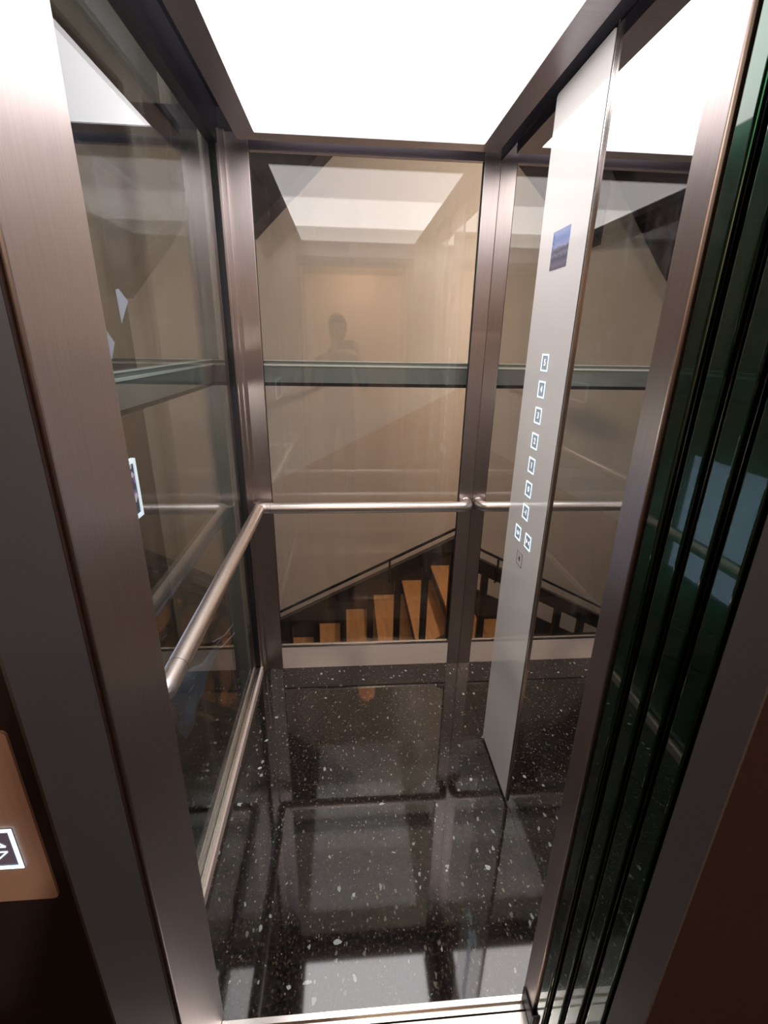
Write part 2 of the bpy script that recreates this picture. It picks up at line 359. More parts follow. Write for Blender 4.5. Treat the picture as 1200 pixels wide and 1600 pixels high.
lf = empty('landing_door_frame', (0.06, 0.46, 0)); tag(lf, 'grey painted steel frame of the landing doorway', 'door frame')
box('left_reveal', -0.3335, -0.330, 0.398, 0.522, -0.03, 2.14, FRAMEG, lf)
box('right_reveal', 0.460, 0.4635, 0.386, 0.449, -0.03, 2.14, FRAMEG, lf)
box('head_reveal', -0.330, 0.460, 0.398, 0.522, 2.1365, 2.14, FRAMEG, lf)

DOORG, nt, b = mat('dark_green_door_glass')
b.inputs['Base Color'].default_value = (0.005, 0.045, 0.020, 1); b.inputs['Metallic'].default_value = 0.9; b.inputs['Roughness'].default_value = 0.22
b.inputs['Coat Weight'].default_value = 1.0; b.inputs['Coat Roughness'].default_value = 0.02; b.inputs['Coat IOR'].default_value = 1.6
DOORS = pbr('dark_door_rail', (0.030, 0.028, 0.024), 0.3, 0.6)
doors = [(0.609, 0.648, 0.4600, 'rearmost of the four stacked sliding door leaves, next to the right steel post'),
         (0.560, 0.600, 0.463, 'second sliding door leaf from the right steel post'),
         (0.509, 0.551, 0.4615, 'third sliding door leaf from the right steel post'),
         (0.455, 0.499, 0.4605, 'frontmost of the stacked sliding door leaves, next to the right grey frame')]
for y0, y1, x0, lab in doors:
    t = empty('sliding_door', (x0, (y0 + y1) / 2, 0)); tag(t, 'dark green glass ' + lab, 'sliding door', 'stacked sliding door leaves')
    ym = (y0 + y1) / 2; hw = (y1 - y0) / 2
    q = hw * 0.84; c3 = 0.004
    prof = [(x0, ym - q + c3), (x0, ym + q - c3)] + [(x0 + c3 * (1 - math.cos(math.radians(d_))), ym + q - c3 + c3 * math.sin(math.radians(d_))) for d_ in (20, 40, 60, 80)]
    prof += [(1.15, ym + q), (1.15, ym - q)] + [(x0 + c3 * (1 - math.cos(math.radians(d_))), ym - q + c3 - c3 * math.sin(math.radians(d_))) for d_ in (80, 60, 40, 20)]
    link_o = prism('glass_leaf', prof, 'z', 0.0, 2.12, DOORG, t)
    bm = bmesh.new()
    addbox(bm, x0 + 0.007, 1.15, y0, ym - hw * 0.85, 0.0, 2.12, 0.001); addbox(bm, x0 + 0.007, 1.15, ym + hw * 0.85, y1, 0.0, 2.12, 0.001)
    link('edge_strip', bm, DOORS, t)
    box('guide_shoe', x0 + 0.02, x0 + 0.06, ym - 0.004, ym + 0.004, -0.03, 0.0, BRIGHT, t)

# sills
sl = empty('door_sill', (0.06, 0.62, 0)); tag(sl, 'ribbed metal sill at the front edge of the granite floor', 'door sill')
bm = bmesh.new()
addbox(bm, -0.3295, 0.4545, 0.690, 0.7045, -0.03, 0.002, 0.001)
for y0, y1, z in ((0.676, 0.690, -0.006), (0.640, 0.672, -0.003), (0.612, 0.636, -0.003)): addbox(bm, -0.3295, 0.452 if y0 > 0.65 else 0.60, y0, y1, -0.03, z, 0.001)
link('ribs', bm, BRIGHT, sl)
box('groove_liner', -0.3295, 0.60, 0.60, 0.700, -0.036, -0.030, BLACK, sl)
ls = empty('landing_sill', (0.06, 0.50, 0)); tag(ls, 'metal landing sill with door tracks in front of the car sill', 'door sill')
bm = bmesh.new()
for y0, y1 in ((0.445, 0.468), (0.480, 0.508), (0.520, 0.548), (0.560, 0.590)): addbox(bm, -0.3295, 1.1, y0, y1, -0.05, -0.031, 0.001)
link('ribs', bm, BRIGHT, ls)
box('groove_liner', -0.3295, 1.1, 0.445, 0.595, -0.056, -0.0505, BLACK, ls)
fb = empty('floor_bracket', (0.462, 0.66, 0.03)); tag(fb, 'small folded metal bracket at the foot of the right steel post', 'bracket')
bm = bmesh.new(); addbox(bm, 0.4505, 0.4545, 0.640, 0.700, 0.0025, 0.045, 0.001); addbox(bm, 0.4505, 0.480, 0.634, 0.639, -0.002, 0.055, 0.001)
link('plate', bm, DARKGAP, fb)

# ================================================================== HANDRAIL
hr = empty('handrail', (-0.395, 2.017, 0.92)); tag(hr, 'round steel handrail running along the left and back glass walls', 'handrail')
HZ = 0.92; hx = -0.395; hy = 2.017; R = 0.0245
path = [(XL + 0.004, 0.80, HZ)] + [(hx, 0.80, HZ)] + [(hx, hy, HZ), (0.520, hy, HZ), (0.548, D - 0.006, HZ)]
def fil2(pts, rs):
    pts = [Vector(p) for p in pts]; out = [pts[0]]
    for i in range(1, len(pts) - 1):
        a, p, c2 = pts[i - 1], pts[i], pts[i + 1]; r = rs[i - 1]
        u = (a - p).normalized(); v = (c2 - p).normalized()
        for k in range(11):
            t = k / 10; out.append((p + u * r) * (1 - t) ** 2 + p * 2 * t * (1 - t) + (p + v * r) * t * t)
    return out + [pts[-1]]
tube('rail', fil2([(XL + 0.003, 0.825, HZ), (hx, 0.825, HZ), (hx, hy, HZ), (0.560, hy, HZ), (0.560, D - 0.007, HZ)], [0.040, 0.034, 0.036]), R, RAILM, hr, 28)
bm = bmesh.new()      # short pins from the rail corner to the post
addtube(bm, [(hx + 0.004, hy + 0.004, HZ - 0.002), (XL + 0.037, D - 0.024, HZ - 0.002), (XL + 0.040, D - 0.0048, HZ - 0.002)], 0.0055, 12)
link('corner_bracket', bm, RAILM, hr, True)
bm = bmesh.new(); addtube(bm, [(0.560, D - 0.0075, HZ), (0.560, D - 0.0045, HZ)], 0.027, 28); link('wall_flange', bm, RAILM, hr, True)
for a_, c_ in (((hx, 0.925, HZ), (hx, 0.9262, HZ)), ((-0.345, hy, HZ), (-0.344, hy, HZ))): tube('joint_ring', [a_, c_], R + 0.0003, DARKGAP, hr, 28)

# ================================================================== CONTROL PANEL on the mirror
PX = 0.585
cp = empty('control_panel', (PX, 1.41, 0.013)); tag(cp, 'tall narrow white glass lift control panel on the mirror wall', 'control panel')
prism('face_plate', rrect(1.258, 1.562, 0.013, 2.279, 0.010), 'x', PX, XR - 0.0005, CREAM, cp)
bm = bmesh.new(); addbox(bm, PX + 0.0005, XR - 0.0003, 1.2500, 1.2575, 0.013, 2.279); tmp = link('side_shadow_gap', bm, BLACK, cp)
box('side_trim', PX - 0.001, XR - 0.0003, 1.2455, 1.2500, 0.013, 2.283, BRIGHT, cp)
def pbox(name, y0, y1, z0, z1, m, par, out=0.001, rad=None): return box(name, PX - out, PX - 0.0001, y0, y1, z0, z1, m, par)
# display: a lit screen with a blue sky over grey buildings
SCR, nt, b = mat('display_image'); N = nt.nodes.new; L = nt.links.new
geo = N('ShaderNodeNewGeometry'); sp = N('ShaderNodeSeparateXYZ'); L(geo.outputs['Position'], sp.inputs[0])
mr = N('ShaderNodeMapRange'); mr.inputs['From Min'].default_value = 1.83; mr.inputs['From Max'].default_value = 1.93; L(sp.outputs[2], mr.inputs['Value'])
nz = N('ShaderNodeTexNoise'); nz.inputs['Scale'].default_value = 60; nz.inputs['Detail'].default_value = 3; L(geo.outputs['Position'], nz.inputs['Vector'])
ad = N('ShaderNodeMath'); ad.operation = 'MULTIPLY_ADD'; L(nz.outputs['Fac'], ad.inputs[0]); ad.inputs[1].default_value = 0.16; L(mr.outputs[0], ad.inputs[2])
cr = N('ShaderNodeValToRGB'); L(ad.outputs[0], cr.inputs[0]); cr.color_ramp.interpolation = 'LINEAR'
cr.color_ramp.elements[0].position = 0.06; cr.color_ramp.elements[0].color = (0.13, 0.10, 0.13, 1)
cr.color_ramp.elements[1].position = 1.08; cr.color_ramp.elements[1].color = (0.42, 0.48, 0.78, 1)
for p_, c_ in ((0.22, (0.22, 0.20, 0.26)), (0.36, (0.13, 0.13, 0.17)), (0.46, (0.27, 0.25, 0.32)), (0.55, (0.17, 0.15, 0.20)), (0.63, (0.30, 0.28, 0.36)), (0.66, (0.45, 0.45, 0.72)), (0.85, (0.28, 0.36, 0.66))):
    e = cr.color_ramp.elements.new(p_); e.color = (*c_, 1)
L(cr.outputs[0], b.inputs['Emission Color']); b.inputs['Emission Strength'].default_value = 0.75; b.inputs['Base Color'].default_value = (0.02, 0.02, 0.03, 1); b.inputs['Roughness'].default_value = 0.1
ds = pbox('display', 1.356, 1.464, 1.832, 1.929, SCR, cp); tag(ds, 'small screen showing blue sky over grey buildings')
scrtxt = emit('display_lettering', (0.18, 0.22, 0.45), 0.5)
for zz, hh in ((1.915, 0.010), (1.900, 0.010), (1.884, 0.014)): pbox('display_mark', 1.452, 1.458, zz - hh / 2, zz + hh / 2, scrtxt, ds, 0.0014)
SYM = emit('button_symbol_light', (0.85, 0.92, 1.0), 1.1)
def lift_button(y, z, sym, lit=True):
    h = 0.0245
    f = pbox('button', y - h, y + h, z - h, z + h, GREYFACE if lit else CREAM, cp, 0.0008)
    if not lit: tag(f, 'unlit alarm button with a thin dark outline')
    fr = frame_mesh('lit_outline' if lit else 'outline', 'x', PX - 0.0016, PX - 0.0009, y - h, y + h, z - h, z + h, 0.0042 if lit else 0.0016, BLUELIT if lit else DARKINK, f)
    if sym in ('open', 'close', 'bell'):
        bm = bmesh.new()
        def tri(c0, dirn):
            # looking at the panel the reader's right is -y
            vs = [(c0, z - 0.008), (c0, z + 0.008), (c0 + dirn * 0.009, z)]
            a = [bm.verts.new((PX - 0.0016, q, r_)) for q, r_ in vs]; c_ = [bm.verts.new((PX - 0.0009, q, r_)) for q, r_ in vs]
            bm.faces.new(a); bm.faces.new(c_[::-1])
            for i in range(3): bm.faces.new((a[i], a[(i + 1) % 3], c_[(i + 1) % 3], c_[i]))
        if sym == 'open': tri(y + 0.003, 1); tri(y - 0.003, -1)
        elif sym == 'close': tri(y + 0.012, -1); tri(y - 0.012, 1)
        else:
            prof = [(y - 0.009, z - 0.006), (y + 0.009, z - 0.006), (y + 0.006, z - 0.001), (y + 0.005, z + 0.006), (y, z + 0.010), (y - 0.005, z + 0.006), (y - 0.006, z - 0.001)]
            a = [bm.verts.new((PX - 0.0016, q, r_)) for q, r_ in prof]; c_ = [bm.verts.new((PX - 0.0009, q, r_)) for q, r_ in prof]
            bm.faces.new(a); bm.faces.new(c_[::-1])
            for i in range(7): bm.faces.new((a[i], a[(i + 1) % 7], c_[(i + 1) % 7], c_[i]))
            addbox(bm, PX - 0.0016, PX - 0.0009, y - 0.002, y + 0.002, z - 0.010, z - 0.0075)
        link('symbol', bm, SYM if lit else DARKINK, f)
    else:
        letters('numeral', sym, 0.026, basis((PX - 0.0012, y, z), (0, -1, 0), (0, 0, 1)), SYM, f)
for z, s_ in ((1.583, '5'), (1.506, '4'), (1.428, '3'), (1.349, '2'), (1.271, '1'), (1.192, '0'), (1.113, '-1')): lift_button(1.410, z, s_)
lift_button(1.452, 1.024, 'open'); lift_button(1.361, 1.027, 'close'); lift_button(1.412, 0.944, 'bell', False)

# ================================================================== CALL PANEL in the lobby
pl = empty('call_panel', (-0.42, 0.40, 1.0)); tag(pl, 'copper-coloured lift call plate on the dark wall left of the doorway', 'call panel')
prism('plate', rrect(-0.480, -0.3485, 1.000, 1.254, 0.006), 'y', 0.3965, 0.3998, COPPER, pl)
bx_, bz_ = -0.4045, 1.089; h = 0.031
f = box('button', bx_ - h, bx_ + h, 0.3955, 0.3964, bz_ - h, bz_ + h, pbr('violet_grey_face', (0.26, 0.24, 0.36), 0.3), pl)
frame_mesh('lit_outline', 'y', 0.3945, 0.3954, bx_ - h, bx_ + h, bz_ - h, bz_ + h, 0.0042, emit('call_button_light', (0.55, 0.85, 1.0), 2.2), f)
bm = bmesh.new()
def bar(x0, z0, x1, z1, wd=0.0018):
    d_ = Vector((x1 - x0, 0, z1 - z0)).normalized(); n_ = Vector((-d_.z, 0, d_.x)) * wd / 2
    q = [Vector((x0, 0, z0)) + n_, Vector((x0, 0, z0)) - n_, Vector((x1, 0, z1)) - n_, Vector((x1, 0, z1)) + n_]
    a = [bm.verts.new((v.x, 0.3948, v.z)) for v in q]; c_ = [bm.verts.new((v.x, 0.3954, v.z)) for v in q]
    bm.faces.new(a); bm.faces.new(c_[::-1])
    for i in range(4): bm.faces.new((a[i], a[(i + 1) % 4], c_[(i + 1) % 4], c_[i]))
bar(bx_, bz_ + 0.022, bx_ + 0.019, bz_ + 0.004); bar(bx_, bz_ + 0.022, bx_ - 0.019, bz_ + 0.004)
bar(bx_, bz_ - 0.022, bx_ + 0.019, bz_ - 0.004); bar(bx_, bz_ - 0.022, bx_ - 0.019, bz_ - 0.004)
bar(bx_ - 0.019, bz_ - 0.004, bx_ + 0.019, bz_ - 0.004); bar(bx_ - 0.019, bz_ + 0.004, bx_ + 0.019, bz_ + 0.004)
link('arrows', bm, SYM, f)

# ================================================================== INSIDE DETAILS
# lit information screen on the left glass, mostly behind the door post
sc = empty('information_screen', (XL, 0.9, 1.26)); tag(sc, 'small framed information screen with a white border on the left glass', 'screen')
frame_mesh('border', 'x', XL - 0.0055, XL + 0.004, 0.76, 1.016, 1.262, 1.390, 0.008, emit('screen_border_light', (0.72, 0.84, 0.90), 0.75), sc)
SI, nt, b = mat('screen_image'); N = nt.nodes.new; L = nt.links.new
tc = N('ShaderNodeTexCoord'); v = N('ShaderNodeTexVoronoi'); v.inputs['Scale'].default_value = 55; L(tc.outputs['Object'], v.inputs['Vector'])
sp = N('ShaderNodeSeparateColor'); L(v.outputs['Color'], sp.inputs[0]); cr = N('ShaderNodeValToRGB'); cr.color_ramp.interpolation = 'CONSTANT'; L(sp.outputs[0], cr.inputs[0])
cr.color_ramp.elements[0].color = (0.05, 0.06, 0.12, 1); cr.color_ramp.elements[1].position = 0.35; cr.color_ramp.elements[1].color = (0.30, 0.12, 0.32, 1)
for p_, c_ in ((0.55, (0.10, 0.12, 0.22)), (0.7, (0.55, 0.5, 0.6)), (0.82, (0.05, 0.05, 0.08))): e = cr.color_ramp.elements.new(p_); e.color = (*c_, 1)
L(cr.outputs[0], b.inputs['Emission Color']); b.inputs['Emission Strength'].default_value = 0.6; b.inputs['Base Color'].default_value = (0.02, 0.02, 0.02, 1)
box('picture', XL - 0.0055, XL + 0.002, 0.770, 1.006, 1.272, 1.380, SI, sc)
# torn paper scraps on the outside of the left glass
def scrap(name, label, pts, m):
    pts = [(a_ * 1.06, 1.632 + (c_ - 1.632) * 1.06) for a_, c_ in pts]
    o = prism(name, pts, 'x', XL - 0.0216, XL - 0.0208, m); return tag(o, label, 'paper scrap')
scrap('paper_scrap', 'small pointed pale blue paper scrap high on the left glass', [(1.049, 1.719), (1.062, 1.722), (1.098, 1.702), (1.052, 1.658)], PAPER)
scrap('paper_scrap', 'larger pale blue paper scrap half hidden by the left door post', [(0.94, 1.66), (0.972, 1.652), (1.007, 1.622), (0.985, 1.592), (0.96, 1.583), (0.94, 1.59)], PAPER)
FILM = glass('blue_plastic_film', (0.62, 0.72, 0.86), 0.10, 0.25, smudge=0.0)
FILM2 = pbr('pale_blue_plastic', (0.20, 0.27, 0.38), 0.35)
pf = empty('plastic_wrap', (XL - 0.05, 1.2, 0.6)); tag(pf, 'hanging strip of pale blue plastic wrap behind the left glass below the handrail', 'plastic wrap')
bm = bmesh.new()
top = [(0.99, 0.80), (1.12, 0.755), (1.25, 0.68), (1.36, 0.665), (1.46, 0.63)]; bot = [(1.03, 0.60), (1.10, 0.59), (1.18, 0.61), (1.27, 0.625), (1.42, 0.617)]
top = [(a_ * 1.07, 1.632 + (c_ - 1.632) * 1.07) for a_, c_ in top]; bot = [(a_ * 1.07, 1.632 + (c_ - 1.632) * 1.07) for a_, c_ in bot]
ro = []
for i, (a_, c_) in enumerate(zip(top, bot)):
    ro.append([bm.verts.new((XL - 0.028 - 0.010 * math.sin(i * 1.3 + k * 1.7), a_[0] + (c_[0] - a_[0]) * k / 6, a_[1] + (c_[1] - a_[1]) * k / 6)) for k in range(7)])
for a_, c_ in zip(ro, ro[1:]):
    for k in range(6): bm.faces.new((a_[k], a_[k + 1], c_[k + 1], c_[k]))
o = link('sheet', bm, FILM2, pf, True); md = o.modifiers.new('s', 'SOLIDIFY'); md.thickness = 0.0006
bm = bmesh.new(); addtube(bm, [(XL - 0.03, 1.46, 0.61), (XL - 0.03, 1.60, 0.54), (XL - 0.03, 1.74, 0.50)], 0.0018, 8); addtube(bm, [(XL - 0.03, 1.44, 0.58), (XL - 0.03, 1.58, 0.51), (XL - 0.03, 1.74, 0.455)], 0.0026, 8)
link('ties', bm, PAPER, pf, True)

# ================================================================== SHAFT
YS = D + GAP; XS = -0.612
g = box('shaft_glass_panel', XS + 0.04, 0.70, YS + 0.014, YS + 0.022, -1.4, 3.2, GLASS_S); tag(g, 'large glass panel enclosing the shaft behind the car, in front of the stairs', 'glass panel')
g = box('shaft_glass_panel', XS - 0.022, XS - 0.014, 0.54, YS, -1.4, 3.2, GLASS_S); tag(g, 'glass panel enclosing the left side of the shaft', 'glass panel')
def beam(name, label, x0, x1, y0, y1, along):
    t = empty(name, ((x0 + x1) / 2, (y0 + y1) / 2, 1.49)); tag(t, label, 'beam', 'grey green beams of the shaft frame')
    if along == 'x':
        box('web', x0, x1, y0, y1, 1.446, 1.520, BEAM, t); box('top_lip', x0, x1, y0 - 0.004, y1, 1.520, 1.528, BEAMLIP, t)
        box('top_channel', x0, x1, y0 + 0.006, y1, 1.528, 1.541, BEAM, t); box('top_edge', x0, x1, y0 + 0.002, y1, 1.541, 1.544, BEAMLIP, t)
        box('lower_gap', x0, x1, y0 + 0.004, y1, 1.430, 1.446, BLACK, t)
    else:
        box('web', x0, x1, y0, y1, 1.446, 1.520, BEAM, t); box('top_lip', x0, x1 + 0.004, y0, y1, 1.520, 1.528, BEAMLIP, t)
        box('top_channel', x0, x1 - 0.006, y0, y1, 1.528, 1.541, BEAM, t); box('top_edge', x0, x1 - 0.002, y0, y1, 1.541, 1.544, BEAMLIP, t)
        box('lower_gap', x0, x1 - 0.004, y0, y1, 1.430, 1.446, BLACK, t)
beam('shaft_beam', 'grey green horizontal beam crossing behind the back glass', XS, 0.70, YS - 0.006, YS + 0.012, 'x')
beam('shaft_beam', 'grey green horizontal beam running along the left side of the shaft', XS - 0.012, XS + 0.006, 0.54, YS - 0.008, 'y')
sp_ = box('shaft_post', XS - 0.03, XS + 0.03, YS + 0.014, YS + 0.07, -1.4, 3.2, BEAM); tag(sp_, 'grey green corner post of the shaft frame behind the left corner', 'post')

us = struct(box('wall_shaft_blocker', -0.74, -0.70, 0.54, YS - 0.02, 2.12, 3.6, pbr('dark_blue_blocker', (0.03, 0.045, 0.085), 0.6)), 'added dark blue board keeping the upper left side of the shaft dark')  # added board, blocks stairwell light and darkens the view through the upper left glass

# ================================================================== STAIRS
st = empty('staircase', (0, 3.4, -1.5)); tag(st, 'wooden staircase with orange treads climbing to the right behind the lift', 'staircase')
RUN, RISE = 0.271, 0.152
for k in range(-5, 6):
    x0 = 0.801 + k * RUN; z0 = -0.359 + k * RISE
    if x0 > 2.0: break
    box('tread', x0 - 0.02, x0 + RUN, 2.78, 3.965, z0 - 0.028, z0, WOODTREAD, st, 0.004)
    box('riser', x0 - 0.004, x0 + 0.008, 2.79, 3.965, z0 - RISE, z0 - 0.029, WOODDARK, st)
def slope_prism(name, x0, x1, zf, h0, h1, y0, y1, m, par):
    return prism(name, [(x0, zf(x0) + h0), (x1, zf(x1) + h0), (x1, zf(x1) + h1), (x0, zf(x0) + h1)], 'y', y0, y1, m, par)
zcap4 = lambda x: -0.913 + 0.507 * (x + 0.652)
zn = lambda x: -0.022 + 0.507 * (x + 0.424)
slope_prism('wall_string', -1.6, 2.1, zcap4, -0.42, -0.02, 3.967, 3.998, WOODDARK, st)
slope_prism('outer_string', -1.6, 2.1, zcap4, -0.75, -0.26, 2.735, 2.775, WOODDARK, st)
box('side_cladding', -1.62, -0.59, 2.78, 3.965, -2.0, -1.16, WOODDARK, st)
# raised bead panels on the wall string
MOULD = pbr('worn_pale_bead', (0.45, 0.36, 0.28), 0.5)
for k in range(-1, 4):
    x0 = 0.275 + k * RUN
    bm = bmesh.new()
    addtube(bm, [(x0, 3.962, zcap4(x0) - 0.085), (x0 + 0.20, 3.962, zcap4(x0 + 0.20) - 0.085), (x0 + 0.20, 3.962, zcap4(x0 + 0.20) - 0.20)], 0.0035, 6)
    link('string_bead', bm, MOULD, st)
ba = empty('balustrade', (0, 2.6, -0.8)); tag(ba, 'dark wooden balustrade sloping up to the right behind the back glass', 'balustrade')
slope_prism('top_rail', -1.6, 2.1, zn, -0.060, -0.008, 2.585, 2.627, WOODDARK, ba)
slope_prism('under_rail', -1.6, 2.1, zn, -0.105, -0.061, 2.590, 2.630, WOODDARK, ba)
slope_prism('bottom_rail', -1.6, 2.1, zn, -0.80, -0.72, 2.590, 2.630, WOODDARK, ba)
for k in range(-6, 10):
    x = -0.381 + k * 0.173
    prism('baluster', [(x - 0.020, zn(x - 0.020) - 0.72), (x + 0.020, zn(x + 0.020) - 0.72), (x + 0.020, zn(x + 0.020) - 0.1045), (x - 0.020, zn(x - 0.020) - 0.1045)], 'y', 2.592, 2.628, WOODDARK, ba)
zr = lambda x: zn(x) + 0.068
sr = empty('stair_handrail', (0.1, 2.56, 0.3)); tag(sr, 'thin black metal handrail just above the wooden balustrade', 'handrail')
tube('rail', [(-1.6, 2.56, zr(-1.6)), (0.3, 2.56, zr(0.3)), (2.1, 2.56, zr(2.1))], 0.0085, BLACKMETAL, sr, 12)
for x in (-1.10, 0.252, 1.35):
    tube('bracket', fillet([(x, 2.56, zr(x) - 0.008), (x, 2.56, zr(x) - 0.16), (x, 2.585, zr(x) - 0.18)], 0.02), 0.007, BLACKMETAL, sr, 10)
# underside of the next flight, overhead on the left
zu = lambda x: 2.876 + 0.93 * (x + 0.128)
up = empty('upper_flight', (-0.6, 3.9, 2.6)); tag(up, 'dark underside of the next flight of stairs high on the left', 'stairs')
prism('soffit', [(-0.655, 2.32), (0.07, 3.0), (-0.655, 3.0)], 'y', 3.70, 3.985, DARKGAP, up)
prism('soffit', [(-1.60, 1.90), (-1.28, 2.25), (-0.78, 2.87), (-0.71, 2.93), (-0.71, 3.0), (-1.60, 3.0)], 'y', 3.70, 3.985, DARKGAP, up)
# stairwell lamps (out of view) and landing window
WARM = emit('warm_lamp_glass', (1.0, 0.72, 0.48), 6.0)
def globe(name, label, p, power, col, r=0.09, mt=WARM, cat='lamp'):
    t = empty(name, p); tag(t, label, cat)
    bm = bmesh.new(); bmesh.ops.create_uvsphere(bm, u_segments=24, v_segments=14, radius=r); bmesh.ops.translate(bm, verts=bm.verts, vec=p); link('globe', bm, mt, t, True)
    bm = bmesh.new(); addtube(bm, [(p[0], p[1], p[2] + r * 0.95), (p[0], p[1], p[2] + r + 0.0599)], r * 0.45, 20); addtube(bm, [(p[0], p[1], p[2] + r), (p[0], p[1], 3.9995)], 0.006, 8); link('ceiling_cup', bm, BLACKMETAL, t, True)
    ld = bpy.data.lights.new('bulb', 'POINT'); ld.energy = power; ld.color = col; ld.shadow_soft_size = 0.1
    lo = bpy.data.objects.new('bulb', ld); COL.objects.link(lo); lo.location = (p[0], p[1], p[2] - r - 0.12); lo.parent = t; lo.matrix_parent_inverse = t.matrix_world.inverted()
    return t
globe('pendant_lamp', 'warm globe lamp hanging low on a cord in the stairwell to the right', (1.95, 2.7, 2.3), STAIR_LAMP, (1.0, 0.84, 0.71))
globe('pendant_lamp', 'small globe lamp under the stairwell ceiling left of the lift', (-1.25, 0.95, 3.85), STAIR_LAMP * 0.22, (1.0, 0.90, 0.80))
wn = struct(empty('window_1', (-1.65, 2.9, 0.4)), 'cool lit landing window in the stairwell side wall')
frame_mesh('window_frame', 'x', -1.648, -1.60, 2.25, 3.25, -0.05, 0.95, 0.05, FRAMEG, wn)
box('pane', -1.640, -1.632, 2.30, 3.20, 0.0, 0.90, emit('dusk_window_light', (0.55, 0.68, 1.0), WINDOW_GLOW), wn)

sl3 = empty('wall_lamp', (-1.65, 1.0, 1.35)); tag(sl3, 'unseen added fill light shaped as a round white lamp on the stairwell side wall left of the lift', 'wall lamp')  # added fill lamp out of view, brightening the control panel through the left glass
bm = bmesh.new(); bmesh.ops.create_uvsphere(bm, u_segments=24, v_segments=14, radius=0.07); bmesh.ops.translate(bm, verts=bm.verts, vec=(-1.50, 1.0, 1.35)); link('globe', bm, emit('fill_lamp_glass', (1.0, 0.93, 0.86), 5.0), sl3, True)
tube('arm', [(-1.572, 1.0, 1.35), (-1.636, 1.0, 1.35)], 0.012, BLACKMETAL, sl3); tube('rose', [(-1.635, 1.0, 1.35), (-1.6495, 1.0, 1.35)], 0.04, BLACKMETAL, sl3)
ld = bpy.data.lights.new('bulb', 'POINT'); ld.energy = SIDE_FILL; ld.color = (1.0, 0.94, 0.88); ld.shadow_soft_size = 0.08
lo = bpy.data.objects.new('bulb', ld); COL.objects.link(lo); lo.location = (-1.34, 1.0, 1.35); lo.parent = sl3; lo.matrix_parent_inverse = sl3.matrix_world.inverted()

# ================================================================== LOBBY: lamp, the person taking the picture and the phone
ll = empty('lobby_lamp', (0.15, -1.6, 2.7)); tag(ll, 'flat round downlight in the lobby ceiling', 'ceiling light')
bm = bmesh.new(); addtube(bm, [(0.15, -1.6, 2.6995), (0.15, -1.6, 2.685)], 0.07, 28); link('rim', bm, BLACKMETAL, ll, True)
bm = bmesh.new(); addtube(bm, [(0.15, -1.6, 2.6849), (0.15, -1.6, 2.682)], 0.058, 28); link('lens', bm, emit('downlight_lens', (1.0, 0.85, 0.7), 5.0), ll)
ld = bpy.data.lights.new('bulb', 'AREA'); ld.shape = 'DISK'; ld.size = 0.11; ld.energy = LOBBY_LAMP; ld.color = (1.0, 0.80, 0.64)
lo = bpy.data.objects.new('bulb', ld); COL.objects.link(lo); lo.location = (0.15, -1.6, 2.680); lo.parent = ll; lo.matrix_parent_inverse = ll.matrix_world.inverted()
wl2 = empty('wall_lamp', (0.16, 4.0, 1.40)); tag(wl2, 'round amber wall lamp on an arm behind the shaft beam', 'wall lamp')
bm = bmesh.new(); bmesh.ops.create_uvsphere(bm, u_segments=32, v_segments=20, radius=0.074); bmesh.ops.translate(bm, verts=bm.verts, vec=(0.16, 3.5, 1.412)); link('globe', bm, emit('amber_lamp_glass', (1.0, 0.42, 0.22), 1.6), wl2, True)
tube('arm', [(0.16, 3.570, 1.412), (0.16, 3.985, 1.412)], 0.01, BLACKMETAL, wl2); tube('rose', [(0.16, 3.984, 1.412), (0.16, 3.9995, 1.412)], 0.04, BLACKMETAL, wl2)

ph = empty('phone', (0.0, -0.02, 1.62)); tag(ph, 'dark phone held up in front of the face', 'phone')
prism('body', rrect(-0.085, 0.070, 1.565, 1.641, 0.010), 'y', -0.019, -0.011, BLACKMETAL, ph)
box('screen', -0.080, 0.065, -0.0196, -0.0191, 1.570, 1.636, emit('phone_screen_light', (0.5, 0.45, 0.42), 0.15), ph)

def skin(name, verts, edges, radii, m, parent=None, sub=2, root=0):
    me = bpy.data.meshes.new(name); me.from_pydata(verts, edges, []); me.materials.append(m)
    o = bpy.data.objects.new(name, me); COL.objects.link(o)
    md = o.modifiers.new('skin', 'SKIN'); md.use_smooth_shade = True
    sv = me.skin_vertices[0].data
    for i, r in enumerate(radii): sv[i].radius = (r, r) if isinstance(r, (int, float)) else r
    sv[root].use_root = True
    s_ = o.modifiers.new('sub', 'SUBSURF'); s_.levels = sub; s_.render_levels = sub
    bpy.context.view_layer.update()
    me2 = bpy.data.meshes.new_from_object(o.evaluated_get(bpy.context.evaluated_depsgraph_get())); o.modifiers.clear(); o.data = me2
    for p in me2.polygons: p.use_smooth = True
    if parent: o.parent = parent; o.matrix_parent_inverse = parent.matrix_world.inverted()
    return o
pe = empty('person', (-0.08, -0.36, -0.03)); tag(pe, 'person holding up a phone, seen as a faint reflection in the back glass', 'person')
px, py = -0.08, -0.36
